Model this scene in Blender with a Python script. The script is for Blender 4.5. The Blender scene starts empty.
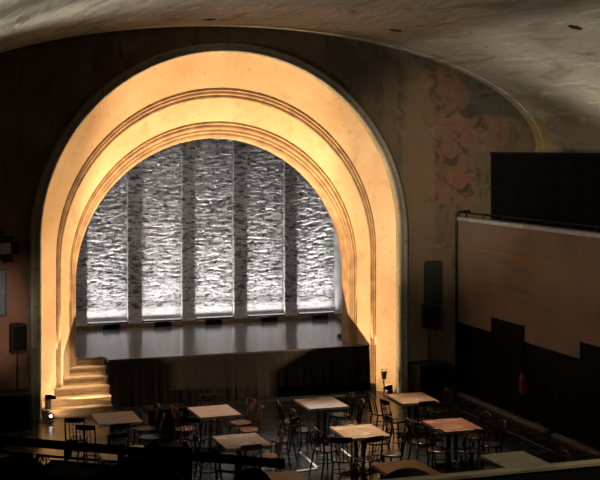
import bpy, bmesh, math, random
from mathutils import Vector, Matrix, noise
random.seed(7)
PI = math.pi
S = bpy.context.scene
C = S.collection

# ------------------------------------------------------------------ materials
def newmat(name):
    m = bpy.data.materials.new(name); m.use_nodes = True
    nt = m.node_tree
    return m, nt, nt.nodes['Principled BSDF']

def plain(name, col, rough=0.5, metal=0.0, var=0.25, scale=6.0, bump=0.0, stretch=(1, 1, 1), spec=None):
    m, nt, b = newmat(name)
    tc = nt.nodes.new('ShaderNodeTexCoord'); mp = nt.nodes.new('ShaderNodeMapping')
    mp.inputs['Scale'].default_value = stretch
    nz = nt.nodes.new('ShaderNodeTexNoise'); nz.inputs['Scale'].default_value = scale
    nz.inputs['Detail'].default_value = 5
    nt.links.new(tc.outputs['Object'], mp.inputs['Vector']); nt.links.new(mp.outputs['Vector'], nz.inputs['Vector'])
    rp = nt.nodes.new('ShaderNodeValToRGB')
    rp.color_ramp.elements[0].position = 0.3; rp.color_ramp.elements[1].position = 0.7
    rp.color_ramp.elements[0].color = (*[c * (1 - var) for c in col], 1)
    rp.color_ramp.elements[1].color = (*[min(1, c * (1 + var)) for c in col], 1)
    nt.links.new(nz.outputs['Fac'], rp.inputs['Fac']); nt.links.new(rp.outputs['Color'], b.inputs['Base Color'])
    b.inputs['Roughness'].default_value = rough; b.inputs['Metallic'].default_value = metal
    if spec is not None: b.inputs['Specular IOR Level'].default_value = spec
    if bump:
        bp = nt.nodes.new('ShaderNodeBump'); bp.inputs['Strength'].default_value = bump; bp.inputs['Distance'].default_value = 0.02
        nt.links.new(nz.outputs['Fac'], bp.inputs['Height']); nt.links.new(bp.outputs['Normal'], b.inputs['Normal'])
    return m

def emit(name, col, st):
    m, nt, b = newmat(name)
    b.inputs['Base Color'].default_value = (*col, 1)
    b.inputs['Emission Color'].default_value = (*col, 1); b.inputs['Emission Strength'].default_value = st
    return m

class NT:
    """small helper for layered plaster stains"""
    def __init__(s, nt): s.nt = nt; s.tc = nt.nodes.new('ShaderNodeTexCoord')
    def noise(s, scale, stretch=(1, 1, 1), detail=6, dist=0.0, rough=0.55, lo=0.4, hi=0.6, loc=(0, 0, 0)):
        n = s.nt.nodes
        mp = n.new('ShaderNodeMapping'); mp.inputs['Scale'].default_value = stretch; mp.inputs['Location'].default_value = loc
        nz = n.new('ShaderNodeTexNoise'); nz.inputs['Scale'].default_value = scale; nz.inputs['Detail'].default_value = detail
        nz.inputs['Distortion'].default_value = dist; nz.inputs['Roughness'].default_value = rough
        mr = n.new('ShaderNodeMapRange'); mr.interpolation_type = 'SMOOTHSTEP'
        mr.inputs['From Min'].default_value = lo; mr.inputs['From Max'].default_value = hi
        s.nt.links.new(s.tc.outputs['Object'], mp.inputs['Vector']); s.nt.links.new(mp.outputs['Vector'], nz.inputs['Vector'])
        s.nt.links.new(nz.outputs['Fac'], mr.inputs['Value'])
        return mr.outputs['Result']
    def box(s, cx, cz, rx, rz, soft=0.3, wob=0.5, scale=1.6, axis=('X', 'Z'), power=4):
        """rounded-rectangle patch with a ragged outline, in object space"""
        n = s.nt.nodes; L = s.nt.links
        nz = n.new('ShaderNodeTexNoise'); nz.inputs['Scale'].default_value = scale; nz.inputs['Detail'].default_value = 6
        L.new(s.tc.outputs['Object'], nz.inputs['Vector'])
        sp = n.new('ShaderNodeSeparateXYZ'); L.new(s.tc.outputs['Object'], sp.inputs[0])
        def term(o, c, r):
            a = s.m('SUBTRACT', o, c); a = s.m('DIVIDE', a, r); a = s.m('ABSOLUTE', a, 0); return s.m('POWER', a, power)
        d = s.m('ADD', term(sp.outputs[axis[0]], cx, rx), term(sp.outputs[axis[1]], cz, rz))
        w = s.m('MULTIPLY', s.m('SUBTRACT', nz.outputs['Fac'], 0.5), wob * 4)
        d = s.m('ADD', d, w)
        mr = n.new('ShaderNodeMapRange'); mr.interpolation_type = 'SMOOTHSTEP'
        mr.inputs['From Min'].default_value = 1 + soft; mr.inputs['From Max'].default_value = 1 - soft
        L.new(d, mr.inputs['Value'])
        return mr.outputs['Result']
    def m(s, op, a, b):
        k = s.nt.nodes.new('ShaderNodeMath'); k.operation = op
        for i, v in enumerate((a, b)):
            if isinstance(v, (int, float)): k.inputs[i].default_value = v
            else: s.nt.links.new(v, k.inputs[i])
        return k.outputs[0]
    def mix(s, fac, a, b):
        k = s.nt.nodes.new('ShaderNodeMix'); k.data_type = 'RGBA'
        for sock, v in ((k.inputs['Factor'], fac), (k.inputs['A'], a), (k.inputs['B'], b)):
            if isinstance(v, (int, float)): sock.default_value = v
            elif isinstance(v, tuple): sock.default_value = (*v, 1)
            else: s.nt.links.new(v, sock)
        return k.outputs['Result']
    def bump(s, b, h, strength, dist=0.03):
        k = s.nt.nodes.new('ShaderNodeBump'); k.inputs['Strength'].default_value = strength; k.inputs['Distance'].default_value = dist
        s.nt.links.new(h, k.inputs['Height']); s.nt.links.new(k.outputs['Normal'], b.inputs['Normal'])

def mat_front_wall():
    m, nt, b = newmat('aged_wall_plaster'); t = NT(nt)
    c = t.mix(t.noise(0.6, lo=.35, hi=.65), (.11, .085, .055), (.17, .125, .08))
    c = t.mix(t.noise(2.4, stretch=(1.6, 1, .5), lo=.5, hi=.72), c, (.075, .062, .042))
    c = t.mix(t.m('MULTIPLY', t.box(-6.0, 2.2, 1.55, 2.6, wob=.5), .8), c, (.22, .105, .07))
    # ragged brick-red patches right of the arch, and a grey band under the vault
    c = t.mix(t.m('MULTIPLY', t.box(6.75, 7.3, .95, 1.7, wob=.3, power=2.5), .75), c, (.085, .085, .068))
    c = t.mix(t.m('MULTIPLY', t.box(5.35, 6.85, .72, .95, wob=.9, scale=2.6, power=2), .75), c, (.20, .095, .06))
    c = t.mix(t.m('MULTIPLY', t.box(6.1, 6.15, 1.1, .45, wob=1.0, scale=2.6), .65), c, (.22, .115, .075))
    c = t.mix(t.m('MULTIPLY', t.box(5.35, 5.1, .85, .68, soft=.1, wob=.12, power=8), .65), c, (.23, .10, .06))
    c = t.mix(t.m('MULTIPLY', t.noise(3.2, lo=.50, hi=.66, dist=.8), t.box(5.6, 6.3, 1.4, 1.9, wob=.2)), c, (.07, .058, .04))
    c = t.mix(t.m('MULTIPLY', t.noise(1.7, stretch=(1, 1, 1.3), lo=.55, hi=.7, dist=1.2, loc=(9, 0, 3)), .6), c, (.20, .165, .11))
    c = t.mix(t.m('MULTIPLY', t.box(4.75, 3.9, .45, 3.6, wob=.4, soft=.5), .6), c, (.21, .15, .085))
    nt.links.new(c, b.inputs['Base Color']); b.inputs['Roughness'].default_value = .85
    b.inputs['Specular IOR Level'].default_value = .15
    t.bump(b, t.noise(5, lo=.2, hi=.8), .35)
    return m

def mat_ceiling():
    m, nt, b = newmat('streaked_vault_plaster'); t = NT(nt)
    c = t.mix(t.noise(.35, lo=.3, hi=.7), (.36, .325, .255), (.50, .455, .37))
    c = t.mix(t.m('MULTIPLY', t.noise(1.3, stretch=(1.2, .28, 1.2), dist=1.4, lo=.5, hi=.68), .75), c, (.20, .18, .135))
    c = t.mix(t.m('MULTIPLY', t.noise(2.0, stretch=(1.5, .16, 1.5), dist=2.2, lo=.58, hi=.64, loc=(3, 1, 2)), .55), c, (.62, .58, .48))
    c = t.mix(t.m('MULTIPLY', t.noise(7, stretch=(1, .5, 1), dist=.8, lo=.62, hi=.72), .6), c, (.15, .13, .095))
    c = t.mix(t.m('MULTIPLY', t.box(-.2, 5.95, .7, .6, axis=('Y', 'Z'), wob=.5, scale=3), .6), c, (.38, .29, .07))
    nt.links.new(c, b.inputs['Base Color']); b.inputs['Roughness'].default_value = .8
    b.inputs['Specular IOR Level'].default_value = .2
    t.bump(b, t.noise(2.2, stretch=(1, .35, 1), dist=1, lo=.2, hi=.8), .6, .05)
    return m

def mat_right_wall():
    m, nt, b = newmat('faded_pink_wall_plaster'); t = NT(nt)
    c = t.mix(t.noise(.7, lo=.35, hi=.65), (.20, .15, .115), (.27, .19, .14))
    c = t.mix(t.m('MULTIPLY', t.noise(1.0, stretch=(1, .6, 2.0), lo=.5, hi=.7, loc=(5, 2, 1)), .7), c, (.30, .165, .105))
    c = t.mix(t.m('MULTIPLY', t.noise(1.6, stretch=(1, .25, 2.5), lo=.55, hi=.7), .6), c, (.15, .125, .10))
    c = t.mix(t.m('MULTIPLY', t.box(-2.4, 3.42, 2.3, .03, axis=('Y', 'Z'), wob=.15, soft=.5), .5), c, (.36, .19, .08))
    nt.links.new(c, b.inputs['Base Color']); b.inputs['Roughness'].default_value = .8
    b.inputs['Specular IOR Level'].default_value = .2
    t.bump(b, t.noise(4, lo=.2, hi=.8), .3)
    return m

def mat_band():
    m, nt, b = newmat('arch_plaster'); t = NT(nt)
    c = t.mix(t.noise(.9, lo=.3, hi=.7), (.70, .50, .29), (.80, .61, .38))
    c = t.mix(t.m('MULTIPLY', t.noise(2.2, dist=.8, lo=.52, hi=.7), .55), c, (.60, .40, .21))
    c = t.mix(t.m('MULTIPLY', t.noise(9, lo=.64, hi=.7), .5), c, (.38, .24, .12))
    nt.links.new(c, b.inputs['Base Color']); b.inputs['Roughness'].default_value = .7
    b.inputs['Specular IOR Level'].default_value = .2
    t.bump(b, t.noise(6, lo=.2, hi=.8), .12)
    return m

def mat_rim():
    m, nt, b = newmat('green_grey_moulding_paint'); t = NT(nt)
    c = t.mix(t.noise(2.5, stretch=(1, 1, .4), lo=.35, hi=.65), (.22, .22, .165), (.33, .31, .23))
    c = t.mix(t.m('MULTIPLY', t.noise(8, lo=.6, hi=.68), .7), c, (.10, .085, .055))
    nt.links.new(c, b.inputs['Base Color']); b.inputs['Roughness'].default_value = .65
    return m

def mat_brick():
    m, nt, b = newmat('rough_white_brick'); t = NT(nt)
    c = t.mix(t.noise(.8, lo=.35, hi=.65), (.50, .49, .49), (.66, .64, .63))
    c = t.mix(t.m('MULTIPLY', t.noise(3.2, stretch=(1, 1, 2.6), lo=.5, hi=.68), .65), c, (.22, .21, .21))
    c = t.mix(t.m('MULTIPLY', t.noise(4.5, stretch=(1, 1, 3.2), lo=.52, hi=.62, detail=8), .85), c, (.07, .066, .064))  # dark flecks here and below: joint dirt plus crevice shade put into the colour
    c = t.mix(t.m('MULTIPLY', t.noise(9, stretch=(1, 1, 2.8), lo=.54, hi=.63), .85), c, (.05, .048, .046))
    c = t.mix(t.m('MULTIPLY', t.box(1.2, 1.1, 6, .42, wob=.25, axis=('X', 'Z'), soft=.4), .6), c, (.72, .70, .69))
    nt.links.new(c, b.inputs['Base Color']); b.inputs['Roughness'].default_value = .75
    t.bump(b, t.noise(14, stretch=(1, 1, 2.2), lo=.2, hi=.8), .15, .02)
    return m

def mat_wood(name, a, bcol, rough=.45, stretch=(1, 8, 8), scale=2.0, knots=0.0, marks=None):
    m, nt, b = newmat(name); t = NT(nt)
    c = t.mix(t.noise(scale, stretch=stretch, dist=.8, lo=.35, hi=.65), a, bcol)
    dk = tuple(x * .55 for x in a)
    c = t.mix(t.m('MULTIPLY', t.noise(scale * 3, stretch=stretch, lo=.5, hi=.64), .75), c, dk)
    if knots: c = t.mix(t.m('MULTIPLY', t.noise(7, stretch=(1, 1.3, 1.3), lo=.62, hi=.72), knots), c, dk)
    if marks: c = t.mix(t.m('MULTIPLY', t.noise(6, stretch=(.7, 2.4, 1), lo=.52, hi=.60, loc=(2, 7, 1)), .85), c, marks)
    nt.links.new(c, b.inputs['Base Color']); b.inputs['Roughness'].default_value = rough
    return m

def mat_floor(name, a, bcol, rough, stretch, scale=2.0, spec=.5):
    m, nt, b = newmat(name); t = NT(nt)
    f = t.noise(scale, stretch=stretch, lo=.35, hi=.65)
    c = t.mix(f, a, bcol)
    nt.links.new(c, b.inputs['Base Color'])
    r = t.m('ADD', t.m('MULTIPLY', t.noise(scale * 1.7, stretch=stretch, lo=.3, hi=.7, loc=(4, 4, 0)), .04), rough)
    nt.links.new(r, b.inputs['Roughness']); b.inputs['Specular IOR Level'].default_value = spec
    return m

def mat_led():
    m, nt, b = newmat('white_led_dots'); t = NT(nt)
    sp = nt.nodes.new('ShaderNodeSeparateXYZ'); nt.links.new(t.tc.outputs['Object'], sp.inputs[0])
    f = t.m('GREATER_THAN', t.m('SINE', t.m('MULTIPLY', sp.outputs['X'], 2 * PI / .05), 0), -.1)
    b.inputs['Base Color'].default_value = (.05, .05, .05, 1); b.inputs['Emission Color'].default_value = (1, .97, .95, 1)
    nt.links.new(t.m('MULTIPLY', f, 1.6), b.inputs['Emission Strength'])
    return m
M = dict(
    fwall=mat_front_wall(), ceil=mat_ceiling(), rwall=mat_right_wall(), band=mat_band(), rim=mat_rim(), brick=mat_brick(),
    mould=plain('arch_moulding_plaster', (.42, .28, .15), .6, var=.3, scale=4),
    black=plain('matt_black', (.008, .008, .008), .8, spec=.2), skirt=plain('black_skirt_cloth', (.006, .0055, .005), .95, spec=.05), cloth=plain('black_stage_cloth', (.012, .011, .010), .95, spec=.1, bump=.2),
    blackwall=plain('black_wall_paint', (.0035, .0033, .003), .8, spec=.12),
    metal=plain('black_metal', (.012, .012, .012), .45, .3), chrome=plain('chrome', (.6, .6, .6), .2, 1, var=.05),
    deck=mat_floor('grey_stage_vinyl', (.13, .127, .126), (.18, .176, .175), .17, (.35, 3, 1), 2.2),
    floor=mat_floor('dark_hall_floor', (.021, .025, .026), (.028, .032, .032), .24, (.6, 3, 1), 1.8),
    steps=mat_wood('pale_pine_steps', (.54, .39, .23), (.66, .50, .32), .5, (.8, 8, 8), 2.0, knots=.8),
    beam=mat_wood('brown_beam', (.20, .12, .06), (.28, .18, .10), .6),
    chair=mat_wood('dark_chair_wood', (.011, .0065, .005), (.022, .012, .008), .26, (4, 4, 1), 3),
    redchair=mat_wood('reddish_chair_wood', (.16, .06, .035), (.24, .10, .06), .35, (4, 4, 1), 3),
    tpale=mat_wood('pale_table_wood', (.48, .40, .34), (.58, .50, .43), .45),
    tgrey=mat_wood('grey_table_wood', (.42, .38, .34), (.52, .48, .43), .5),
    tspeck=mat_wood('speckled_table_wood', (.30, .25, .19), (.40, .34, .26), .5, marks=(.62, .57, .48)),
    tan=mat_wood('tan_table_wood', (.42, .24, .13), (.52, .32, .18), .42, marks=(.72, .58, .42)),
    tred=mat_wood('red_brown_table_wood', (.27, .10, .055), (.36, .15, .08), .38, marks=(.68, .42, .26)),
    tpink=mat_wood('pinkish_table_wood', (.50, .37, .29), (.60, .45, .36), .45),
    tbrown=mat_wood('brown_table_wood', (.36, .21, .10), (.46, .28, .14), .45),
    tolive=mat_wood('olive_table_wood', (.22, .19, .12), (.31, .27, .17), .5),
    tedge=mat_wood('table_edge_wood', (.40, .24, .15), (.50, .30, .20), .5),
    leg=plain('dark_table_metal', (.03, .024, .02), .5), litleg=mat_wood('warm_lit_post', (.46, .24, .16), (.56, .31, .21), .5, (4, 4, 1)),  # second table's post colour carries the warm light falling on it
    speaker=plain('speaker_black', (.004, .004, .004), .6), grille=plain('speaker_grille', (.003, .003, .003), .8, spec=.2),
    green=plain('dark_green_paint', (.016, .022, .018), .8), red=plain('extinguisher_red', (.26, .04, .028), .4, var=.08),
    white=plain('white_tape', (.75, .74, .70), .6, var=.1), greyledge=plain('grey_ledge_paint', (.20, .185, .16), .6, var=.3),
    rail=plain('pale_rail_paint', (.40, .42, .45), .45, var=.25), board=plain('blue_grey_board', (.075, .10, .11), .6),
    velvet=plain('black_velvet', (.0012, .0012, .0012), 1, spec=.0), glint=plain('rim_glint_paint', (.62, .46, .22), .4), railwood=mat_wood('balcony_rail_wood', (.40, .34, .22), (.50, .43, .29), .5),
    led=mat_led(), dimglow=emit('dim_lamp_glow', (1, .80, .5), 1.0), lampglow=emit('lamp_glow', (1, .96, .90), 8.0), cable=plain('black_cable', (.015, .015, .015), .5),
    brass=plain('olive_metal', (.16, .13, .05), .5, .3), hole=plain('dark_plaster_hole', (.03, .025, .02), .9),
    wallblack=plain('stage_side_black', (.03, .03, .03), .9), paleside=plain('pale_rough_plaster', (.5, .49, .48), .8, scale=5, bump=.6),
)

# ------------------------------------------------------------------ mesh helpers
def link(name, bm, mat, parent=None, smooth=False):
    bmesh.ops.recalc_face_normals(bm, faces=bm.faces)
    me = bpy.data.meshes.new(name); bm.to_mesh(me); bm.free()
    for mm in (mat if isinstance(mat, (list, tuple)) else [mat]): me.materials.append(mm)
    if smooth:
        for p in me.polygons: p.use_smooth = True
    o = bpy.data.objects.new(name, me); C.objects.link(o)
    if parent: o.parent = parent
    return o

def bevel(bm, w=.006, seg=2, ang=.6):
    es = [e for e in bm.edges if len(e.link_faces) == 2 and e.calc_face_angle(0) > ang]
    bmesh.ops.bevel(bm, geom=es, offset=w, segments=seg, affect='EDGES', profile=.6)

def box(bm, x0, x1, y0, y1, z0, z1, mat4=None):
    v = [bm.verts.new((x, y, z)) for z in (z0, z1) for (x, y) in ((x0, y0), (x1, y0), (x1, y1), (x0, y1))]
    for f in ((3, 2, 1, 0), (4, 5, 6, 7), (0, 1, 5, 4), (1, 2, 6, 5), (2, 3, 7, 6), (3, 0, 4, 7)):
        bm.faces.new([v[i] for i in f])
    if mat4 is not None: bmesh.ops.transform(bm, matrix=mat4, verts=v)
    return v

def bx(x0, x1, y0, y1, z0, z1, bev=.006):
    bm = bmesh.new(); box(bm, x0, x1, y0, y1, z0, z1)
    if bev: bevel(bm, bev)
    return bm

def tube(bm, pts, r, seg=8, closed=False, caps=True):
    pts = [Vector(p) for p in pts]; n = len(pts)
    rs = r if isinstance(r, (list, tuple)) else [r] * n
    rings = []; up = None
    for i, p in enumerate(pts):
        a = pts[(i - 1) % n] if (closed or i) else p; b = pts[(i + 1) % n] if (closed or i < n - 1) else p
        t = (b - a).normalized()
        if up is None:
            up = Vector((0, 0, 1)) if abs(t.z) < .9 else Vector((0, 1, 0))
        s = t.cross(up).normalized(); u2 = s.cross(t).normalized(); up = u2
        rings.append([bm.verts.new(p + (s * math.cos(2 * PI * k / seg) + u2 * math.sin(2 * PI * k / seg)) * rs[i]) for k in range(seg)])
    for i in range(n if closed else n - 1):
        A, B = rings[i], rings[(i + 1) % n]
        for k in range(seg): bm.faces.new((A[k], A[(k + 1) % seg], B[(k + 1) % seg], B[k]))
    if caps and not closed:
        bm.faces.new(rings[0][::-1]); bm.faces.new(rings[-1])

def tb(pts, r, seg=8, closed=False):
    bm = bmesh.new(); tube(bm, pts, r, seg, closed); return bm

def lathe(bm, prof, seg=24, sq=2.0, axis='Z', loc=(0, 0, 0)):
    """prof: (r, h) pairs; sq is the superellipse power (2 = round)"""
    rings = []
    for r, h in prof:
        ring = []
        for k in range(seg):
            a = 2 * PI * k / seg; c, s = math.cos(a), math.sin(a)
            q = (abs(c) ** sq + abs(s) ** sq) ** (-1 / sq)
            p = (r * q * c, r * q * s, h)
            if axis == 'Y': p = (p[0], p[2], p[1])
            if axis == 'X': p = (p[2], p[0], p[1])
            ring.append(bm.verts.new((p[0] + loc[0], p[1] + loc[1], p[2] + loc[2])))
        rings.append(ring)
    for A, B in zip(rings, rings[1:]):
        for k in range(seg): bm.faces.new((A[k], A[(k + 1) % seg], B[(k + 1) % seg], B[k]))
    if prof[0][0] > 1e-6: bm.faces.new(rings[0][::-1])
    if prof[-1][0] > 1e-6: bm.faces.new(rings[-1])

def lt(prof, **k):
    bm = bmesh.new(); lathe(bm, prof, **k); return bm

def thing(name, label, cat, loc=(0, 0, 0), rz=0, group=None):
    o = bpy.data.objects.new(name, None); C.objects.link(o); o.empty_display_size = .2
    o.location = loc; o.rotation_euler = (0, 0, rz)
    return tag(o, label, cat, group)

def tag(o, label, cat, group=None):
    o['label'] = label; o['category'] = cat
    if group: o['group'] = group
    return o

def struct(name, bm, mat, smooth=False):
    o = link(name, bm, mat, None, smooth); o['kind'] = 'structure'; return o

def dup(root, loc, rz, label, group=None):
    r = root.copy(); C.objects.link(r); r.location = loc; r.rotation_euler = (0, 0, rz); r['label'] = label
    if group: r['group'] = group
    for ch in list(root.children):
        c = ch.copy(); C.objects.link(c); c.parent = r
        for g in ch.children:
            d = g.copy(); C.objects.link(d); d.parent = c
    return r

# ------------------------------------------------------------------ dimensions
XR = 5.81            # right hall wall
XG = 7.92            # outer gallery wall
SH = 1.077           # stage height
YB = -28.0
VC, VA, VZ, VB = .2, 7.75, 5.74, 2.8     # vault ellipse
def vault_z(x):
    u = (x - VC) / VA
    return VZ + VB * math.sqrt(max(0, 1 - u * u))

# ------------------------------------------------------------------ room shell
struct('floor', bx(-7.7, XG + .1, YB, 1.3, -.2, 0, 0), M['floor'])
bm = bmesh.new()
N, K = 64, 40
grid = []
for i in range(N + 1):
    a = PI * i / N
    row = []
    for k in range(K + 1):
        y = .05 + (YB - .05) * k / K
        row.append(bm.verts.new((VC + VA * math.cos(a), y, VZ + VB * math.sin(a))))
    grid.append(row)
for i in range(N):
    for k in range(K): bm.faces.new((grid[i][k], grid[i + 1][k], grid[i + 1][k + 1], grid[i][k + 1]))
struct('ceiling', bm, M['ceil'], True)
struct('wall_left', bx(-7.75, -7.55, YB, .05, 0, 5.76, 0), M['fwall'])
struct('wall_back', bx(-7.7, XG + .1, YB - .2, YB, 0, 8.7, 0), M['fwall'])

# arch path: params r (half width), zs (spring height)
ARC = 56; LEG = 10
def arch_path(r, zs, y, z0=0.0):
    p = [Vector((-r, y, z0 + (zs - z0) * k / LEG)) for k in range(LEG)]
    p += [Vector((-r * math.cos(PI * k / ARC), y, zs + r * math.sin(PI * k / ARC))) for k in range(ARC + 1)]
    p += [Vector((r, y, zs - (zs - z0) * (k + 1) / LEG)) for k in range(LEG)]
    return p
def spring(r):
    tab = [(3.27, 2.76), (3.70, 3.32), (4.15, 3.80), (4.45, 3.76)]
    for (a, za), (b, zb) in zip(tab, tab[1:]):
        if r <= b: return za + (zb - za) * (r - a) / (b - a)
    return tab[-1][1]
CXA = .03
def sweep(prof, z0=0.0):
    bm = bmesh.new(); rows = []
    for r, y in prof:
        rows.append([bm.verts.new((p.x + CXA, p.y, p.z)) for p in arch_path(r, spring(r), y, z0)])
    for A, B in zip(rows, rows[1:]):
        for k in range(len(A) - 1): bm.faces.new((A[k], A[k + 1], B[k + 1], B[k]))
    return bm

# front wall around the arch opening
bm = bmesh.new()
inner = arch_path(4.40, spring(4.40), 0)
outer = []
for i, p in enumerate(inner):
    if i < LEG: outer.append(Vector((-7.6, 0, p.z)))
    elif i > LEG + ARC: outer.append(Vector((XG + .03, 0, p.z)))
    else:
        a = PI * (i - LEG) / ARC; d = Vector((-math.cos(a), 0, math.sin(a))); zs = spring(4.40)
        t = 4.4
        while True:
            q = Vector((0, 0, zs)) + d * t
            if abs(q.x - .17) > 7.77 or q.z > vault_z(q.x) + .03: break
            t += .01
        outer.append(q)
A = [bm.verts.new((p.x + CXA, p.y, p.z)) for p in inner]
rows = [A]
for f in (.25, .5, .75, 1):
    rows.append([bm.verts.new((p.x + CXA + (q.x - p.x) * f, 0, p.z + (q.z - p.z) * f)) for p, q in zip(inner, outer)])
for A, B in zip(rows, rows[1:]):
    for k in range(len(A) - 1): bm.faces.new((A[k], A[k + 1], B[k + 1], B[k]))
struct('wall_front', bm, M['fwall'])

# right wall below the gallery, its black lower part, gallery floor and outer wall
struct('wall_right', bx(XR, XR + .2, YB, 0, 1.60, 4.06, 0), M['rwall'])
struct('trim_1', bx(XR - .015, XR + .2, YB, 0, 0, 1.60, 0), M['blackwall'])
struct('wall_gallery', bx(XG, XG + .2, YB, .05, 3.9, 5.8, 0), M['ceil'])
struct('trim_2', bx(XR + .2, XG, YB, 0, 3.86, 4.06, 0), M['blackwall'])
struct('trim_3', bx(XR - .06, XR + .22, YB, -.08, 4.06, 4.14, .01), M['rail'])
for i, (y0, y1) in enumerate(((-1.78, -3.24), (-5.50, -7.0))):
    d = struct('door_%d' % (i + 1), bx(XR - .05, XR - .016, y1, y0, .12, 1.96, .004), M['blackwall'])
    link('door_frame', bx(XR - .065, XR - .016, y1 - .03, y0 + .03, 1.96, 1.985, .003), M['greyledge'], d)
struct('trim_10', bx(5.42, 5.54, -4.72, -.72, 0, .05, .008), M['greyledge'])
struct('trim_11', bx(5.40, 5.52, -9.5, -5.02, 0, .05, .008), M['greyledge'])
struct('trim_4', bx(4.78, 4.81, -6.2, -2.2, 0, .012, .003), M['chrome'])
# rear balcony where the photographer stands
struct('trim_5', bx(-7.55, XG, YB, -23.86, 3.9, 4.1, 0), M['blackwall'])
struct('trim_6', bx(-7.55, XG, -23.825, -23.80, 3.9, 4.993, 0), M['black'])
struct('trim_7', bx(-7.55, XG, -23.83, -23.795, 4.993, 5.0, .002), M['railwood'])

# ------------------------------------------------------------------ proscenium arch
ar = thing('proscenium_arch', 'large glowing amber round stage arch stepped back towards the brick wall', 'arch', (0, 0, 0))
link('rim', sweep([(4.40, 0), (4.40, -.14), (4.37, -.19), (4.33, -.20), (4.30, -.17), (4.27, -.17), (4.24, -.21), (4.19, -.21), (4.16, -.17), (4.15, -.10), (4.15, 0)]), M['rim'], ar)['label'] = 'grey-green outer moulding'
link('outer_band', sweep([(4.15, 0), (3.97, .165), (3.78, .34)]), M['band'], ar, True)
link('middle_moulding', sweep([(3.78, .34), (3.752, .342), (3.745, .35), (3.742, .375), (3.722, .377), (3.708, .385), (3.700, .40), (3.680, .402), (3.668, .41), (3.66, .435)]), M['mould'], ar)
link('inner_band', sweep([(3.66, .435), (3.55, .57), (3.44, .70)]), M['band'], ar, True)
link('inner_moulding', sweep([(3.44, .70), (3.418, .702), (3.412, .715), (3.408, .75), (3.385, .752), (3.37, .765), (3.36, .79), (3.335, .80), (3.325, .83), (3.30, .84), (3.28, .865), (3.27, .90), (3.27, 1.30)]), M['mould'], ar)

# ------------------------------------------------------------------ stage house
FX = [-2.57, -2.28, -1.2, -0.82, 0.27, 0.63, 1.72, 2.09, 3.18, 3.53, 4.72]
bays = [(-3.68, -2.60), (-2.28, -1.20), (-.82, .27), (.63, 1.72), (2.09, 3.18), (3.53, 4.72)]
YW = 5.57; PIL = .19
xs = []
edges = [-4.9]
for a, b_ in bays: edges += [a, b_]
def add_seg(a, b_, depth):
    n = max(2, int((b_ - a) / .026))
    for k in range(n + 1): xs.append((a + (b_ - a) * k / n, depth))
prev = -4.9
for a, b_ in bays:
    add_seg(prev, a, -PIL); add_seg(a, b_, 0); prev = b_
zs = [SH - .05 + .0165 * k for k in range(int(6.6 / .0165))]
def brick_disp(x, z):
    row = int(z / .072); fz = z / .072 - row
    rr = random.Random(row * 7919 + 13)
    off = rr.random()
    col = math.floor(x / .25 + off); fx = x / .25 + off - col
    h1 = random.Random(row * 131 + col * 17 + 5); hb = h1.random(); ht = h1.random() - .5
    rough = .45 + .55 * min(1, max(0, (z - 1.35) / 1.8))
    edge = min(fz, 1 - fz, fx * 3.4, (1 - fx) * 3.4)
    m = min(1, edge / .2)
    n1 = noise.fractal(Vector((x * 6.0, z * 14.0, 1.7)), .8, 2.1, 4)
    n3 = noise.noise(Vector((x * 14, z * 30, 5.1)))
    d = m * .005 + n3 * .0015 + ht * .003 * (fz - .5)
    if hb < .30: d -= (.010 + .05 * hb) * m
    d -= max(0, n1 - .10) * .060
    d *= rough * .5
    if z < 1.42: d *= .3 + .5 * max(0, (z - 1.2) / .22)
    return d
bm = bmesh.new(); rows = []
for z in zs:
    row = []
    for x, dp in xs: row.append(bm.verts.new((x, YW + dp - brick_disp(x, z), z)))
    rows.append(row)
for A, B in zip(rows, rows[1:]):
    for k in range(len(A) - 1): bm.faces.new((A[k], A[k + 1], B[k + 1], B[k]))
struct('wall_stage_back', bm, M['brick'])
struct('wall_stage_right', bx(4.70, 4.9, 1.3, YW + .3, 0, 7.6, 0), M['paleside'])
struct('wall_stage_left', bx(-4.95, -4.75, 1.3, YW + .3, 0, 7.6, 0), M['wallblack'])
struct('ceiling_stage', bx(-4.95, 4.95, .95, YW + .3, 7.6, 7.8, 0), M['wallblack'])
struct('trim_8', bx(-4.74, 4.69, 5.02, 5.10, SH, SH + .12, .008), M['beam'])
struct('trim_9', bx(4.58, 4.69, 2.2, 5.02, SH, SH + .12, .008), M['beam'])

st = thing('stage', 'raised stage with grey floor and black cloth front inside the arch', 'stage', (0, .45, 0))
# deck: L-shaped so the steps sit in a notch at its left end
bm = bmesh.new()
outl = [(-2.58, 0), (3.64, 0), (3.57, .10), (3.46, .38), (3.28, .42), (3.28, .88), (4.69, .88), (4.69, 4.86), (-4.74, 4.86), (-4.74, .86), (-3.20, .86), (-3.2, .46), (-2.58, .46)]
vb = [bm.verts.new((x, y, SH - .06)) for x, y in outl]; vt = [bm.verts.new((x, y, SH)) for x, y in outl]
bm.faces.new(vt); bm.faces.new(vb[::-1])
for i in range(len(outl)):
    j = (i + 1) % len(outl); bm.faces.new((vb[i], vb[j], vt[j], vt[i]))
link('deck', bm, M['deck'], st)
bm = bmesh.new(); top = []; bot = []
n = 90
for k in range(n + 1):
    x = -2.57 + 6.22 * k / n
    w = .004 * math.sin(k * 1.35) + .003 * math.sin(k * .6)
    top.append(bm.verts.new((x, -.012, SH - .02))); bot.append(bm.verts.new((x + (.10 if k == n else 0), -.04 - abs(w) * 1.0, .005)))
for k in range(n): bm.faces.new((top[k], top[k + 1], bot[k + 1], bot[k]))
s1 = bm.verts.new((3.66, .14, SH - .02)); s2 = bm.verts.new((3.86, .10, .005))
bm.faces.new((top[-1], s1, s2, bot[-1]))
link('skirt', bm, M['skirt'], st)['label'] = 'black cloth skirt'
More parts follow.
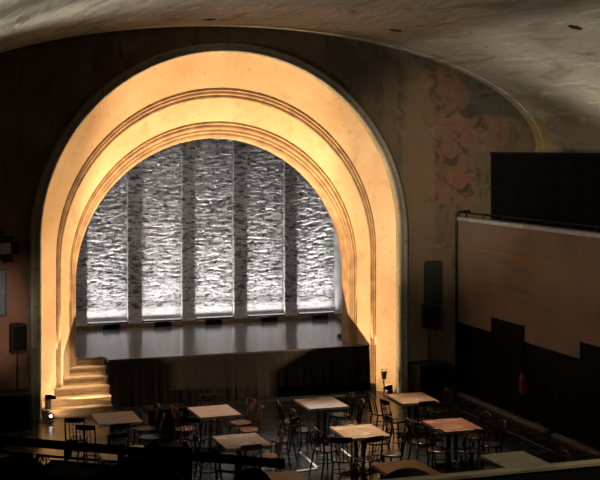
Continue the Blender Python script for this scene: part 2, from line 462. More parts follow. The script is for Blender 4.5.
bm = bmesh.new(); box(bm, -2.59, 3.68, -.02, 0.0, SH - .03, SH + .004); bevel(bm, .004); link('front_edge', bm, M['black'], st)

# wooden steps in the left corner of the stage
sp = thing('wooden_steps', 'six pale pine steps climbing to the stage at the arch left foot', 'steps', (-2.585, 0, 0))
R = SH / 6; T = .215
for i in range(6):
    yf = -.16 + i * T
    lx = [-1.50, -1.38, -1.22, -1.09, -.98, -.72][i]
    link('riser', bx(lx + .02, -.01, yf + .03, yf + .055, i * R + .002, (i + 1) * R - .032, .003), M['steps'], sp)
    link('tread', bx(lx, 0, yf, yf + T + .05 if i < 5 else yf + .12, (i + 1) * R - .032, (i + 1) * R - (.004 if i == 5 else 0), .005), M['steps'], sp)
bm = bmesh.new()
prof = [(-.10, .004)]
for i in range(6):
    prof += [(-.102 + i * T, i * R + .004 if i else .004), (-.102 + i * T, (i + 1) * R - .034)]
prof += [(-.10 + 5 * T + .09, SH - .034), (-.10 + 5 * T + .09, SH - .25), (.42, .004)]
prof = [p for k, p in enumerate(prof) if k == 0 or p != prof[k - 1]][1:]
fa = [bm.verts.new((-.03, y, z)) for y, z in prof]; fb = [bm.verts.new((-.012, y, z)) for y, z in prof]
bm.faces.new(fa); bm.faces.new(fb[::-1])
for i in range(len(prof)): bm.faces.new((fa[i], fa[(i + 1) % len(prof)], fb[(i + 1) % len(prof)], fb[i]))
link('stringer', bm, M['steps'], sp)

# LED battens, black floor units, floor cable
def batten():
    t = thing('led_batten', 'x', 'stage light', (0, 0, 0), 0, 'led battens along the brick wall')
    link('housing', bx(-.53, .53, -.04, .04, .0, .13, .008), M['metal'], t)
    bm = bx(-.51, .51, -.032, .002, .13, .142, .003)
    link('led_row', bm, M['led'], t)['label'] = 'row of lit white diodes'
    for s in (-.45, .45):
        link('bracket', bx(s - .02, s + .02, -.052, .052, 0, .07, .003), M['metal'], t)
    return t
bat_names = ['lit LED batten in the leftmost brick bay, beside the left arch foot', 'lit LED batten in the second brick bay from left', 'lit LED batten in the middle brick bay', 'lit LED batten in the second brick bay from right', 'lit LED batten in the rightmost brick bay, by the pale side wall']
b0 = None
bc = [(-1.74), (-.275), (1.175), (2.635), (4.10)]
for i, x in enumerate(bc):
    if b0 is None: b0 = batten(); b0.location = (x, 5.40, SH); b0['label'] = bat_names[0]
    else: dup(b0, (x, 5.40, SH), 0, bat_names[i])
def floorunit():
    t = thing('floor_light', 'x', 'stage light', (0, 0, 0), 0, 'black floor lights before the battens')
    link('body', bx(-.21, .21, -.06, .06, .03, .15, .015), M['speaker'], t)
    link('front_lens', bx(-.19, .19, -.065, -.058, .05, .13, .004), M['grille'], t)
    for s in (-1, 1):
        link('foot', bx(s * .17 - .02, s * .17 + .02, -.07, .07, 0, .03, .004), M['metal'], t)
        bm = bx(s * .222 - .006, s * .222 + .006, -.025, .025, .01, .12, .003); link('yoke_arm', bm, M['metal'], t)
    return t
fu_names = ['small black floor light before the leftmost lit brick bay', 'small black floor light before the second brick bay from left', 'small black floor light before the middle brick bay', 'small black floor light before the second brick bay from right', 'small black floor light in the right rear stage corner']
f0 = None
for i, x in enumerate([-1.72, -.36, 1.02, 2.58, 4.05]):
    if f0 is None: f0 = floorunit(); f0.location = (x, 4.93, SH); f0['label'] = fu_names[0]
    else: dup(f0, (x, 4.93, SH), 0, fu_names[i])
pts = []
for k in range(60):
    a = k * .42; r = .13 + .03 * math.sin(k * .9)
    pts.append((3.55 + r * 1.3 * math.cos(a), 1.75 + r * math.sin(a), SH + .012 + .0009 * k))
pts += [(3.72 + .02 * k, 1.8 + .09 * k, SH + .014) for k in range(1, 9)]
tag(link('cable_coil', tb(pts, .011, 6), M['cable'], None, True), 'loose coil of black cable on stage floor beside the right arch jamb', 'cable')

# ------------------------------------------------------------------ tables
def table(name, label, cx, cy, mt, rz=0, post='leg', sx=.80, sy=.95):
    t = thing(name, label, 'table', (cx, cy, 0), rz, 'square cafe tables in rows')
    bm = bx(-sx / 2, sx / 2, -sy / 2, sy / 2, .705, .75, .005)
    link('tabletop', bm, mt, t)
    for s in (-1, 1):
        link('apron', bx(s * (sx / 2 - .05) - .01, s * (sx / 2 - .05) + .01, -sy / 2 + .08, sy / 2 - .08, .655, .704, .003), M['leg'], t)
    lm = M['litleg'] if post == 'pink' else M['leg']
    for s in (-1, 1):
        link('post', bx(s * .07 - .03, s * .07 + .03, -.03, .03, .06, .704, .006), lm, t)
    for a in (0, 1):
        bm = bmesh.new(); box(bm, -.33, .33, -.03, .03, .012, .06)
        if a: bmesh.ops.rotate(bm, verts=bm.verts, matrix=Matrix.Rotation(PI / 2, 3, 'Z'))
        bevel(bm, .01)
        link('foot_bar', bm, M['leg'], t)
    return t
table('cafe_table', 'pale worn table nearest the pine steps', -3.2, -3.89, M['tpale'], 0)
table('cafe_table', 'grey-pink table with posts tinted by warm light, before the stage left half', -1.31, -3.92, M['tpink'], .03, 'pink')
table('cafe_table', 'speckled grey-brown table, leftmost fully visible one of the middle row', -1.47, -6.36, M['tspeck'], .02)
table('cafe_table', 'whitish grey table before the middle of the stage skirt', .89, -3.88, M['tgrey'], 0)
table('cafe_table', 'tan table with light scuffs, in the centre of the seating', .71, -6.38, M['tan'], -.02)
table('cafe_table', 'orange-brown table at the right foot of the arch', 2.79, -4.03, M['tan'], -.05)
table('cafe_table', 'red-brown table with pale streaks, right end of middle row', 2.50, -6.45, M['tred'], -.03)
table('cafe_table', 'dark brown table in the foreground behind the round lantern', .46, -8.98, M['tbrown'], .03)
table('cafe_table', 'olive-brown table in the foreground nearest the right wall', 2.37, -9.05, M['tolive'], .02)
table('cafe_table', 'dim table at the bottom edge, left of the dark brown foreground table', -1.62, -9.0, M['tbrown'], 0)
table('cafe_table', 'dim pale table behind the dark pipe, in front of the steps table', -3.55, -6.6, M['tpale'], 0)

# ------------------------------------------------------------------ chairs (sitter looks along +Y)
def chair(kind, wood):
    t = thing('bistro_chair', 'x', 'chair', (0, 0, 0), 0, 'wooden cafe chairs around the tables')
    link('seat', lt([(.0, .425), (.17, .425), (.195, .432), (.20, .445), (.195, .458), (.17, .462), (.08, .455), (0, .452)], seg=28, sq=3.0), wood, t, True)
    for s in (-1, 1):
        link('leg', tb([(s * .15, .15, .43), (s * .165, .17, .22), (s * .18, .19, 0)], [.018, .016, .013]), wood, t, True)
        link('leg', tb([(s * .15, -.15, .43), (s * .165, -.18, .22), (s * .18, -.23, 0)], [.018, .016, .013]), wood, t, True)
    ring = [(.165 * math.cos(a), -.01 + .165 * math.sin(a), .24) for a in [2 * PI * k / 20 for k in range(20)]]
    link('stretcher', tb(ring, .009, 6, True), wood, t, True)
    if kind == 'spindle':
        for s in (-1, 1):
            link('back_post', tb([(s * .165, -.165, .44), (s * .175, -.20, .65), (s * .172, -.235, .87)], [.016, .014, .012]), wood, t, True)
        bm = bmesh.new(); A = []
        for k in range(11):
            u = -1 + 2 * k / 10; x = u * .185; y = -.232 - .035 * (1 - u * u); h = .045 - .012 * u * u
            A.append([bm.verts.new((x, y - .009, .835 - h)), bm.verts.new((x, y + .009, .835 - h)), bm.verts.new((x, y + .009, .845 + h)), bm.verts.new((x, y - .009, .845 + h))])
        for P, Q in zip(A, A[1:]):
            for k in range(4): bm.faces.new((P[k], P[(k + 1) % 4], Q[(k + 1) % 4], Q[k]))
        bm.faces.new(A[0]); bm.faces.new(A[-1][::-1])
        link('top_rail', bm, wood, t)
        for x in (-.09, -.03, .03, .09):
            link('spindle', tb([(x, -.172, .45), (x * 1.05, -.215, .62), (x * 1.05, -.262, .80)], .0075, 6), wood, t, True)
    else:
        hoop = [(-.175, -.165, .44), (-.185, -.19, .60), (-.185, -.222, .74)]
        hoop += [(-.185 * math.cos(a), -.228 - .035 * math.sin(a), .75 + .12 * math.sin(a)) for a in [PI * k / 10 for k in range(1, 10)]]
        hoop += [(.185, -.222, .74), (.185, -.19, .60), (.175, -.165, .44)]
        link('back_hoop', tb(hoop, .015, 8), wood, t, True)
        inn = [(-.075, -.17, .45), (-.095, -.20, .60), (-.10, -.228, .70)]
        inn += [(-.10 * math.cos(a), -.235 - .02 * math.sin(a), .71 + .09 * math.sin(a)) for a in [PI * k / 8 for k in range(1, 8)]]
        inn += [(.10, -.228, .70), (.095, -.20, .60), (.075, -.17, .45)]
        link('inner_hoop', tb(inn, .010, 6), wood, t, True)
    return t
protos = {}
T1 = 'the pale table by the pine steps'; T2 = 'the grey-pink table with posts tinted by warm light'; T3 = 'the speckled grey-brown table'; T4 = 'the whitish grey table'
T5 = 'the tan centre table'; T6 = 'the orange-brown table at the arch foot'; T7 = 'the red-brown table'; T8 = 'the dark brown foreground table'; T9 = 'the olive-brown foreground table'
chairs = [
 (-4.02, -4.22, 75, 's', 0, 'dark chair nearest the arch left foot, left of ' + T1), (-3.93, -4.88, 62, 's', 0, 'dark chair at the near left corner of ' + T1),
 (-3.33, -4.98, 95, 's', 0, 'dark chair pushed to the near side of ' + T1), (-2.36, -3.62, 185, 's', 0, 'dark chair on the right of ' + T1 + ', nearer the stage'),
 (-2.42, -4.40, 168, 'h', 0, 'dark bentwood hoop-back chair on the right of ' + T1),
 (-2.09, -3.95, 8, 's', 1, 'reddish chair at the left edge of ' + T2), (-2.0, -4.88, 45, 's', 0, 'dark chair at the near left corner of ' + T2),
 (-.50, -3.72, 190, 's', 1, 'reddish chair right of ' + T2 + ', nearer the stage'), (-.52, -4.42, 170, 's', 1, 'reddish chair right of ' + T2 + ', farther from the stage'),
 (-1.18, -3.02, -92, 's', 0, 'dark chair behind ' + T2 + ', against the skirt'),
 (-.78, -6.42, 176, 's', 1, 'reddish chair on the right of ' + T3), (-1.55, -7.22, 92, 's', 1, 'reddish chair tucked at the near side of ' + T3), (-2.25, -6.2, 0, 's', 0, 'dark chair at the left edge of ' + T3),
 (-.22, -5.50, 140, 's', 0, 'dark chair standing alone between the speckled and whitish tables'),
 (-.02, -3.95, -6, 'h', 0, 'dark hoop-back chair left of ' + T4 + ', nearer the stage'), (0.0, -4.78, 12, 'h', 0, 'dark hoop-back chair left of ' + T4 + ', nearer the camera'),
 (1.58, -3.72, 184, 'h', 0, 'dark hoop-back chair right of ' + T4 + ', nearer the stage'), (1.5, -4.52, 168, 's', 0, 'dark chair right of ' + T4 + ', nearer the camera'),
 (-.12, -6.35, 18, 'h', 0, 'dark hoop-back chair at the left edge of ' + T5), (.05, -7.22, 68, 's', 0, 'dark chair at the near left corner of ' + T5),
 (.60, -7.34, 100, 's', 0, 'dark chair facing the near edge of ' + T5), (1.32, -7.02, 160, 's', 0, 'dark chair at the near right corner of ' + T5), (1.42, -6.05, 182, 's', 0, 'dark chair right of ' + T5 + ', on its stage side'),
 (1.96, -3.86, 0, 'h', 0, 'dark hoop-back chair left of ' + T6 + ', nearer the stage'), (1.95, -4.58, 6, 's', 0, 'dark chair left of ' + T6 + ', nearer the camera'),
 (2.68, -5.0, 92, 's', 0, 'dark chair at the near edge of ' + T6), (3.62, -4.0, 182, 's', 0, 'dark chair at the right edge of ' + T6),
 (1.74, -6.3, 0, 'h', 0, 'dark hoop-back chair at the left edge of ' + T7), (1.86, -7.14, 52, 'h', 0, 'dark hoop-back chair at the near left corner of ' + T7),
 (2.50, -7.38, 96, 'h', 0, 'dark hoop-back chair facing the near edge of ' + T7), (3.30, -6.25, 186, 'h', 0, 'dark hoop-back chair right of ' + T7 + ', nearer the stage'), (3.28, -6.92, 170, 'h', 0, 'dark hoop-back chair right of ' + T7 + ', nearer the camera'),
 (-.30, -8.85, 2, 'h', 0, 'dark hoop-back chair at the left edge of ' + T8), (1.17, -9.25, 178, 'h', 0, 'dark hoop-back chair at the right edge of ' + T8),
 (3.16, -9.25, 176, 'h', 0, 'dark hoop-back chair at the right edge of ' + T9), (1.60, -8.75, 0, 'h', 0, 'dark hoop-back chair at the left edge of ' + T9),
 (-2.55, -6.75, 182, 's', 0, 'dark chair right of the dim pale table behind the pipe'), (-3.5, -5.72, -90, 's', 0, 'dark chair on the stage side of the dim pale table behind the pipe'),
]
for x, y, h, kind, red, lab in chairs:
    a = math.radians(h)
    loc = (x + .235 * math.cos(a), y + .235 * math.sin(a), 0); rz = a - PI / 2
    key = (kind, red)
    if key not in protos:
        c = chair('spindle' if kind == 's' else 'hoop', M['redchair' if red else 'chair'])
        c.location = loc; c.rotation_euler = (0, 0, rz); c['label'] = lab; protos[key] = c
    else: dup(protos[key], loc, rz, lab)

# tape marks on the floor
for x0, y0, x1, y1, lab in ((.19, -4.6, .13, -5.75, 'long white floor tape strip left of the tan centre table'), (1.03, -4.65, .94, -5.7, 'white floor tape strip behind the tan centre table'),
                            (1.30, -2.80, 1.56, -2.86, 'short white floor tape strip close to the stage skirt'), (-.30, -5.88, .10, -5.80, 'short crosswise floor tape strip near the lone chair')):
    d = Vector((x1 - x0, y1 - y0, 0)); L = d.length
    bm = bx(-L / 2, L / 2, -.022, .022, .001, .004, 0)
    o = tag(link('floor_tape', bm, M['white']), lab, 'tape', 'white tape strips on the floor')
    o.location = ((x0 + x1) / 2, (y0 + y1) / 2, 0); o.rotation_euler = (0, 0, math.atan2(d.y, d.x))
bm = lt([(.03, 0), (.04, .004), (.045, .12), (.03, .17), (.014, .19), (.014, .25), (0, .25)], seg=14)
o = tag(link('white_bottle', bm, M['white'], None, True), 'small white bottle on the floor under the red-brown table', 'bottle'); o.location = (2.05, -7.62, 0)

# ------------------------------------------------------------------ loudspeakers
def speaker(label, loc, rz, w=.36, h=.58, d=.34, group=None):
    t = thing('loudspeaker', label, 'speaker', loc, rz)
    bm = bmesh.new()
    o = [(-w / 2, -d / 2), (w / 2, -d / 2), (w / 2, d * .1), (w * .3, d / 2), (-w * .3, d / 2), (-w / 2, d * .1)]
    lo = [bm.verts.new((x, y, 0)) for x, y in o]; hi = [bm.verts.new((x, y, h)) for x, y in o]
    bm.faces.new(lo[::-1]); bm.faces.new(hi)
    for i in range(6): bm.faces.new((lo[i], lo[(i + 1) % 6], hi[(i + 1) % 6], hi[i]))
    bevel(bm, .012); link('cabinet', bm, M['speaker'], t)
    link('grille', bx(-w * .44, w * .44, -d / 2 - .012, -d / 2 - .001, .03, h - .03, .005), M['grille'], t)
    link('handle', tb([(w / 2 - .002, -.05, h * .55), (w / 2 + .02, -.04, h * .55), (w / 2 + .02, .02, h * .55), (w / 2 - .002, .03, h * .55)], .008, 6), M['metal'], t, True)
    return t
def subwoofer(label, loc, rz, w, h, d):
    t = thing('subwoofer', label, 'speaker', loc, rz)
    link('cabinet', bx(-w / 2, w / 2, -d / 2, d / 2, .03, h, .015), M['speaker'], t)
    link('grille', bx(-w * .46, w * .46, -d / 2 - .012, -d / 2 - .001, .07, h - .05, .005), M['grille'], t)
    for sx in (-1, 1):
        for sy in (-1, 1): link('foot', lt([(.025, 0), (.03, .005), (.03, .031)], seg=10, loc=(sx * (w / 2 - .06), sy * (d / 2 - .06), 0)), M['black'], t)
    return t
def pole(label, loc, h):
    t = thing('speaker_pole', label, 'stand', loc)
    link('tube', tb([(0, 0, 0.012), (0, 0, h * .55)], .019, 10), M['metal'], t, True)
    link('inner_tube', tb([(0, 0, h * .55), (0, 0, h)], .014, 10), M['metal'], t, True)
    link('collar', lt([(.028, h * .53), (.028, h * .60), (.018, h * .61)], seg=12), M['metal'], t)
    link('flange', lt([(.06, 0), (.06, .01), (.02, .025)], seg=14), M['metal'], t)
    return t
subwoofer('big black subwoofer on the floor right of the arch', (4.86, -.42, 0), .08, .84, .74, .6)
pole('thin black pole standing on the big subwoofer right of the arch', (4.86, -.38, .74), .83)
speaker('black loudspeaker on a pole right of the arch, under the green plaque', (4.88, -.38, 1.57), -.15, .38, .54)
subwoofer('wide black box on the floor left of the arch, below the loudspeaker', (-5.05, -.62, 0), -.05, 1.2, .70, .66)
pole('thin black pole on the wide black box left of the arch', (-4.66, -.45, .70), .84)
speaker('black loudspeaker on a pole left of the arch', (-4.66, -.42, 1.54), .2, .32, .56)
# plaque, board, pipe on the walls
t = thing('wall_plaque', 'tall dark green rounded panel on the wall above the right loudspeaker', 'panel', (5.14, 0, 2.58))
bm = bmesh.new(); w, h, r = .235, .52, .08; P = []
for cx, cz, a0 in ((w - r, h - r, 0), (-w + r, h - r, PI / 2), (-w + r, -h + r, PI), (w - r, -h + r, 1.5 * PI)):
    for k in range(6): P.append((cx + r * math.cos(a0 + k * PI / 10), cz + r * math.sin(a0 + k * PI / 10)))
f = [bm.verts.new((x, -.035, z)) for x, z in P]; bk = [bm.verts.new((x, -.003, z)) for x, z in P]
bm.faces.new(f)
bm.faces.new(bk[::-1])
for i in range(len(P)): bm.faces.new((f[i], f[(i + 1) % len(P)], bk[(i + 1) % len(P)], bk[i]))
link('panel', bm, M['green'], t)
for z in (-.42, .42): link('screw', lt([(.012, -.034), (.012, -.041), (0, -.042)], seg=8, axis='Y', loc=(0, 0, z)), M['metal'], t)
t = thing('notice_board', 'blue-grey framed board on the wall at the left picture edge', 'board', (-5.15, 0, 2.72))
link('board', bx(-.27, .27, -.03, -.005, -.47, .47, .004), M['board'], t)
for x0, x1, z0, z1 in ((-.31, .31, .47, .51), (-.31, .31, -.51, -.47), (-.31, -.27, -.47, .47), (.27, .31, -.47, .47)):
    link('frame', bx(x0, x1, -.045, -.003, z0, z1, .004), M['metal'], t)
tag(link('corner_pipe', tb([(5.74, -.05, 0.1), (5.74, -.05, 4.02), (5.74, -.06, 4.2), (5.80, -.08, 4.26), (6.05, -.12, 4.28)], .028, 10), M['metal'], None, True), 'thin black pipe up the corner right of the arch', 'pipe')

# stage lantern on left wall
def lantern_box(label, loc, rz, doors=True):
    t = thing('stage_lantern', label, 'stage light', loc, rz)
    link('housing', bx(-.16, .16, -.12, .12, -.14, .14, .02), M['metal'], t)
    link('lens', bx(-.13, .13, -.13, -.121, -.11, .11, .004), M['chrome'], t)
    for i in range(4):
        bm = bx(-.13, .13, -.005, .005, 0, .17, .002)
        bmesh.ops.rotate(bm, verts=bm.verts, matrix=Matrix.Rotation(.75, 3, 'X'))
        bmesh.ops.translate(bm, verts=bm.verts, vec=(0, -.125, .13))
        bmesh.ops.rotate(bm, verts=bm.verts, matrix=Matrix.Rotation(i * PI / 2, 3, 'Y'))
        link('barn_door', bm, M['black'], t)
    yk = [(-.185, 0, 0), (-.185, .03, .12), (-.185, .05, .20), (0, .06, .24), (.185, .05, .20), (.185, .03, .12), (.185, 0, 0)]
    link('yoke', tb(yk, .011, 6), M['metal'], t)
    return t
lantern_box('black stage lantern with flared doors high on wall at the left edge', (-4.97, -.42, 3.70), .5)
t = thing('lantern_bracket', 'black bracket arm joining the left-edge lantern to the wall', 'bracket', (-4.97, 0, 3.96))
link('arm', tb([(0, -.01, 0), (0, -.36, 0)], .018, 8), M['metal'], t); link('wall_plate', bx(-.07, .07, -.015, -.002, -.09, .09, .003), M['metal'], t)

# ------------------------------------------------------------------ right gallery: black screen, railing; extinguisher; fitting
t = thing('gallery_screen', 'long black cloth screen along the right gallery above the ledge', 'screen', (6.30, -.75, 4.06))
bm = bmesh.new(); L = 22.0; n = 160; rows = []
for zz in (0.02, .5, 1.0, 1.60):
    rows.append([bm.verts.new((.02 * math.sin(k * .9), -L * k / n, zz)) for k in range(n + 1)])
for A, B in zip(rows, rows[1:]):
    for k in range(n): bm.faces.new((A[k], A[k + 1], B[k + 1], B[k]))
r = bmesh.ops.solidify(bm, geom=bm.faces[:], thickness=.02)
link('cloth_panel', bm, M['cloth'], t)
link('top_bar', bx(-.03, .03, -L, 0, 1.60, 1.645, .005), M['black'], t)
for k in range(6): link('support_post', bx(.05, .09, -.06 - k * 4.2, -.02 - k * 4.2, 0, 1.6, .004), M['black'], t)
t = thing('gallery_railing', 'low black rail on the ledge by the gallery screen end', 'railing', (5.93, -.1, 4.14))
link('top_bar', tb([(0, 0, .10), (.02, -1.4, .11), (.02, -7.0, .11)], .016, 8), M['metal'], t, True)
for k in range(8): link('post', tb([(.005, -.05 - k * .95, 0), (.005, -.05 - k * .95, .10)], .012, 8), M['metal'], t)
t = thing('fire_extinguisher', 'red fire extinguisher on the black lower right wall', 'fire extinguisher', (XR - .12, -3.36, .50))
link('cylinder', lt([(.05, 0), (.068, .01), (.072, .03), (.072, .36), (.06, .41), (.03, .44), (.026, .46)], seg=20), M['red'], t, True)
link('valve', lt([(.022, .46), (.022, .50), (.03, .505), (.03, .52), (0, .525)], seg=12), M['metal'], t)
link('handle', bx(-.015, .015, -.09, .03, .525, .545, .004), M['metal'], t)
link('hose', tb([(0, -.03, .50), (-.05, -.09, .47), (-.06, -.10, .30), (-.05, -.09, .14)], .012, 8), M['black'], t, True)
link('bracket', bx(.05, .104, -.03, .03, .20, .26, .004), M['metal'], t)
t = thing('wall_hook', 'small shiny metal fitting low on the black right wall', 'hook', (XR - .016, -4.62, .68))
link('plate', bx(-.012, 0, -.03, .03, -.05, .07, .003), M['metal'], t); link('hook', tb([(-.01, 0, .04), (-.07, 0, .03), (-.09, 0, .07)], .012, 8), M['chrome'], t)

# black road case by the stage
t = thing('road_case', 'black lidded case against the stage skirt behind the grey-pink table', 'case', (-1.95, -2.55, 0), .04)
link('body', bx(-.42, .42, -.25, .25, .02, .50, .012), M['speaker'], t); link('lid', bx(-.43, .43, -.26, .26, .50, .60, .012), M['black'], t)
for s in (-1, 1): link('latch', bx(s * .25 - .03, s * .25 + .03, -.272, -.255, .45, .55, .004), M['chrome'], t)

# ------------------------------------------------------------------ uplights at the arch feet
def uplight(label, loc, sgn, h=.08):
    t = thing('floor_uplight', label, 'stage light', loc)
    link('housing', bx(-.06, .06, -.03, .03, 0, h, .006), M['metal'], t)
    link('lens', bx(-.03, .03, -.003, .022, h, h + .006, .001), M['dimglow'], t)
    for yb, yt in ((-.0045, -.0035), (.026, .028)):              # added black shades that trim the beam on either side
        bm = bmesh.new(); P = [(-.06, .0), (.17, .0), (.17, .05), (.07, .10), (-.06, .10)]
        A = [bm.verts.new((-sgn * x, yb + (yt - yb) * z / .10 - .001, h + z)) for x, z in P]; B = [bm.verts.new((-sgn * x, yb + (yt - yb) * z / .10 + .001, h + z)) for x, z in P]
        bm.faces.new(A); bm.faces.new(B[::-1])
        for k in range(5): bm.faces.new((A[k], A[(k + 1) % 5], B[(k + 1) % 5], B[k]))
        link('shade', bm, M['velvet'], t)
    return t
for sg, side in ((-1, 'left'), (1, 'right')):
    uplight('small shaded uplight on the lowest step' if sg < 0 else 'small shaded uplight on the floor inside the right arch foot', (sg * 4.0 + CXA, -.005, R if sg < 0 else 0), sg, .20 if sg < 0 else .08)
t = thing('floor_lamp_can', 'small bright can light on the floor before the left arch foot', 'stage light', (-3.98, -.50, 0))
bm = lt([(.05, -.02), (.06, 0), (.065, .10), (.058, .105), (.05, .09), (.032, .088), (0, .085)], seg=18)
bmesh.ops.rotate(bm, verts=bm.verts, matrix=Matrix.Rotation(.9, 3, 'X')); bmesh.ops.translate(bm, verts=bm.verts, vec=(0, .02, .08)); link('housing', bm, M['metal'], t, True)
bm = lt([(.030, .092), (.022, .100), (0, .103)], seg=16)
bmesh.ops.rotate(bm, verts=bm.verts, matrix=Matrix.Rotation(.9, 3, 'X')); bmesh.ops.translate(bm, verts=bm.verts, vec=(0, .02, .08)); link('lens', bm, M['lampglow'], t, True)
link('yoke', bx(-.08, .08, -.03, .05, 0, .012, .003), M['metal'], t)
t = thing('clamped_spotlight', 'small olive spotlight clamped at the skirt end by the right arch jamb', 'stage light', (3.80, -.17, .46))
link('can', lt([(.04, -.09), (.055, -.07), (.055, .07), (.06, .09)], seg=16), M['brass'], t, True); link('stand', tb([(0, .0, -.46), (0, 0, -.09)], .014, 8), M['metal'], t)
link('yoke', tb([(-.07, 0, 0), (-.07, 0, .14), (.07, 0, .14), (.07, 0, 0)], .008, 6), M['brass'], t); link('cable', tb([(.0, .0, -.08), (-.05, -.04, -.15), (.02, -.05, -.28), (-.03, -.06, -.45)], .008, 6), M['cable'], t, True)

# ceiling openings with edges
def vault_n(x):
    u = (x - VC) / VA; z = math.sqrt(max(.01, 1 - u * u)); n = Vector((-u / VA, 0, -z / VB)); return n.normalized()
for x, y, lab in ((-.82, -1.72, 'small ragged dark opening in the ceiling above the arch'), (3.09, -2.47, 'small ragged dark opening in the ceiling right of the arch'), (4.7, -7.06, 'small ragged dark opening in the ceiling near the upper right corner')):
    z = vault_z(x); n = vault_n(x)
    bm = bmesh.new()
    lathe(bm, [(.19, .0), (.16, .02), (.12, .015), (.10, -.02), (0, -.02)], seg=18)
    for v in bm.verts: v.co *= .72 + .25 * noise.noise(v.co * 14); v.co.z *= 1
    t = tag(link('ceiling_opening', bm, M['hole'], None, True), lab, 'ceiling opening', 'openings in the vault')
    t.rotation_mode = 'QUATERNION'; t.rotation_quaternion = n.to_track_quat('Z', 'Y'); t.location = Vector((x, y, z)) + n * .005

# ------------------------------------------------------------------ lighting bar and lanterns by the balcony
BA = Vector((-7.3 + 4.62 * .09 - .45, -22.0 + .0, 4.72)); 
pA = Vector((-6.885, -21.76, 4.688)); pB = Vector((-6.0, -22.42, 4.688))
dirb = (pB - pA).normalized()
lb = thing('lighting_pipe', 'dark horizontal pipe across the lower left foreground', 'pipe', pA)
link('pipe', tb([Vector((0, 0, 0)) - dirb * .66, (pB - pA) + dirb * .02], .017, 12), M['black'], lb, True)
link('end_cap', tb([(pB - pA) + dirb * .02, (pB - pA) + dirb * .035], .019, 12), M['black'], lb)
link('support_arm', tb([-dirb * .60, -dirb * .60 + Vector((0, -2.0, -.1))], .017, 8), M['black'], lb)
link('support_arm', tb([dirb * .66, dirb * .66 + Vector((.05, -1.55, -.1))], .012, 8), M['black'], lb)
def bar_lantern(label, k, w, h, rnd, drop):
    p = pA + dirb * k
    t = thing('hanging_lantern', label, 'stage light', p, math.atan2(dirb.y, dirb.x), 'black lanterns hanging on the pipe')
    link('clamp', bx(-.005, .005, -.022, .022, -.05, .021, .002), M['black'], t)
    if rnd:
        link('body', lt([(w * .3, -.10), (w * .5, -.06), (w * .5, .14), (w * .53, .15)], seg=24, axis='Y', loc=(0, 0, -drop - h / 2)), M['black'], t, True)
        link('rim', tb([(w * .53 * math.cos(a), .15, -drop - h / 2 + w * .53 * math.sin(a)) for a in [2 * PI * q / 24 for q in range(24)]], .006, 6, True), M['metal'], t, True)
    else:
        link('body', bx(-w / 2, w / 2, -.09, .09, -drop - h, -drop, .012), M['black'], t)
        link('rim', bx(-w / 2 - .004, w / 2 + .004, .09, .105, -drop - h - .004, -drop + .004, .004), M['black'], t)
    s = w / 2 + .008
    link('yoke', tb([(-s, 0, -drop - h / 2), (-s, 0, -.045), (s, 0, -.045), (s, 0, -drop - h / 2)], .006, 6), M['black'], t)
    return t
bar_lantern('square black lantern hanging on the foreground pipe', .655, .175, .30, False, .0)
bar_lantern('round black lantern on the foreground pipe, left of the square one', .51, .125, .125, True, .06)
bar_lantern('round black lantern on the foreground pipe nearest the left picture edge', .0, .26, .26, True, .10)
bar_lantern('wide black lantern on the foreground pipe, second from the left edge', .29, .24, .24, False, .09)
bar_lantern('round black lantern on the foreground pipe nearest its right end', .97, .15, .15, True, .075)
pts = []
for q in range(46):
    a = q * 2 * PI / 15; pts.append(tuple(pA + dirb * (.165 + .0009 * q + .022 * math.cos(a)) + Vector((0, .0, -.068 + .021 * math.sin(a)))))
tag(link('cable_loops', tb(pts, .0028, 6), M['cable'], None, True), 'thin black cable loops standing up from the lanterns at lower left', 'cable')
t = thing('par_lantern', 'round-topped black lantern with gilt-lit rim at bottom centre', 'stage light', (-5.955, -23.50, 4.80), -.35)
link('body', lt([(.04, -.16), (.085, -.13), (.100, -.05), (.100, .09), (.107, .10), (.107, .115), (.095, .118)], seg=36, axis='Y'), M['black'], t, True)
link('rim', tb([(.106 * math.cos(a), -.06, .106 * math.sin(a)) for a in [2 * PI * q / 40 for q in range(40)]], .005, 6, True), M['glint'], t, True)  # pale rim colour paints the light caught on the lantern edge
link('yoke', tb([(-.115, 0, 0), (-.115, -.02, -.13), (.115, -.02, -.13), (.115, 0, 0)], .007, 6), M['black'], t)
link('clamp_arm', tb([(0, -.02, -.13), (-.02, -.10, -.20), (-.10, -.27, -.14)], .012, 8), M['black'], t)

# ------------------------------------------------------------------ lights
def spot(loc, tgt, power, angle, col, blend=.6, size=.04):
    l = bpy.data.lights.new('spot', 'SPOT'); l.energy = power; l.spot_size = math.radians(angle); l.spot_blend = blend
    l.color = col; l.shadow_soft_size = size
    o = bpy.data.objects.new('spot_lamp', l); C.objects.link(o); o.location = loc
    o.rotation_euler = (Vector(tgt) - Vector(loc)).to_track_quat('-Z', 'Y').to_euler()
    return o
def area(loc, tgt, power, sx, sy, col, spread=180):
    l = bpy.data.lights.new('area', 'AREA'); l.energy = power; l.shape = 'RECTANGLE'; l.size = sx; l.size_y = sy; l.color = col; l.spread = math.radians(spread)
    o = bpy.data.objects.new('batten_and_fill_light', l); C.objects.link(o); o.location = loc
    d = Vector(tgt) - Vector(loc)
    z = -d.normalized(); x = Vector((1, 0, 0)); y = z.cross(x).normalized(); x = y.cross(z)
    o.rotation_euler = Matrix((x, y, z)).transposed().to_euler()
    return o
WARM = (1.0, .64, .35)
for sg in (-1, 1):
    L = (sg * 4.0 + CXA, -.005, .10 + (R + .12 if sg < 0 else 0))
    d = Vector((-sg * math.cos(.66), .02, math.sin(.66)))
    spot(L, Vector(L) + d * 5, 4700, 90, WARM, .35, .0015)
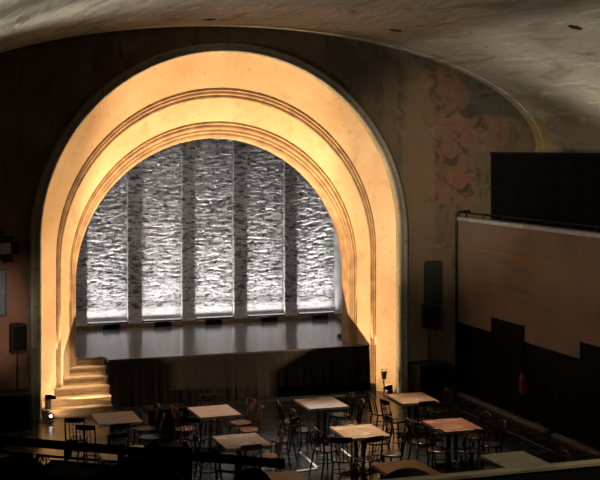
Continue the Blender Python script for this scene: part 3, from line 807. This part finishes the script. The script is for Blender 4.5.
spot((-3.98, -.40, .16), (-3.0, .3, .6), 12, 120, WARM, 1.0)
for a in [(-3.14)] + bc:
    area((a, 5.39, SH + .155), (a, 5.50, SH + 2.2), 5.5, 1.0, .03, (1, .97, .96), 140)
    area((a, 5.39, SH + .157), (a, 5.50, SH + 4.0), 12, 1.0, .03, (1, .97, .96), 42)
    area((a, 5.39, SH + .159), (a, 5.54, SH + 5.0), 7, 1.0, .03, (1, .97, .96), 14)
# warm overhead spots through the ceiling openings onto the tables
spot((3.09, -2.47, vault_z(3.09) - .1), (1.9, -5.6, .7), 2000, 34, (1, .78, .58), .8, .06)
spot((-.82, -1.72, vault_z(-.82) - .1), (-.9, -4.6, .7), 1200, 30, (1, .80, .64), .8, .06)
spot((-.82, -1.72, vault_z(-.82) - .1), (-3.3, .35, .6), 4500, 11, (1, .76, .50), .8, .06)  # added spot to brighten the step treads
spot((-.82, -1.72, vault_z(-.82) - .1), (.5, -5.4, .7), 1500, 24, (1, .92, .84), .9, .06)
# added spots above the balcony pipe, brightening the arch legs and steps
for x, zz, p in ((-3.3, .55, 600), (-4.4, 1.2, 1500), (-4.4, 2.8, 1300), (4.3, .9, 900), (4.35, 2.2, 800), (4.35, 3.4, 600)):
    spot((-6.5, -21.5, 5.1), (x, .1, zz), p, 4.4, (1, .80, .54) if p > 1000 else (1, .90, .70), .9, .03)
# added unseen spots brightening the plaster either side of the arch
spot((-6.3, -18, 6.0), (5.4, 0, 5.2), 7500, 17, (1, .84, .64), 1, .1)
spot((-6.3, -18, 6.0), (-5.4, 0, 2.2), 7000, 9, (1, .80, .66), 1, .1)
# added fill panel over the stage, unseen behind the arch
area((0, 2.6, 7.4), (0, 4.0, 1.0), 38, 6.0, .3, (1, .96, .94), 120)
# added lamps, hidden on the galleries, to brighten the vault
spot((7.3, -4.0, 4.7), (4.6, -3.6, 8.2), 220, 120, (1, .92, .78), 1, .1)
spot((7.3, -9.0, 4.7), (4.2, -8.0, 8.2), 270, 120, (1, .92, .78), 1, .1)
spot((-6.9, -9.0, 5.2), (-5.2, -8.6, 8.0), 230, 120, (1, .96, .86), 1, .1)
spot((-6.9, -14.0, 5.2), (-5.6, -13.0, 8.0), 230, 120, (1, .96, .86), 1, .1)
spot((-6.9, -7.5, 5.2), (.5, -6.5, 8.5), 700, 90, (1, .96, .84), 1, .1)
spot((-4.6, -24.6, 6.3), (-5.6, -23.75, 5.0), 45, 42, (1, .85, .6), 1, .02)  # added unseen spot to brighten the balcony rail and lantern rim
spot((4.7, -7.06, vault_z(4.7) - .1), (2.4, -9.0, .7), 420, 16, (1, .92, .74), 1, .06)  # added overhead spot to brighten the olive table
# added dim unseen spot brightening the right wall
spot((-6.3, -18, 6.0), (5.8, -3.0, 3.2), 900, 24, (1, .80, .60), 1, .2)

w = bpy.data.worlds.new('world'); S.world = w; w.use_nodes = True
w.node_tree.nodes['Background'].inputs['Color'].default_value = (.5, .48, .38, 1); w.node_tree.nodes['Background'].inputs['Strength'].default_value = .010

# ------------------------------------------------------------------ camera
cd = bpy.data.cameras.new('camera'); cam = bpy.data.objects.new('camera', cd); C.objects.link(cam)
cam.location = (-7.30, -26.5, 5.8); cam.rotation_euler = (PI / 2, 0, -math.radians(18.9))
cd.sensor_width = 36; cd.lens = 1213 / 600 * 36; cd.shift_y = -92 / 600; cd.clip_end = 200; cd.clip_start = .05
S.camera = cam
S.view_settings.view_transform = 'Standard'; S.view_settings.look = 'None'
S.view_settings.exposure = 0; S.view_settings.gamma = 1; S.view_settings.use_curve_mapping = False
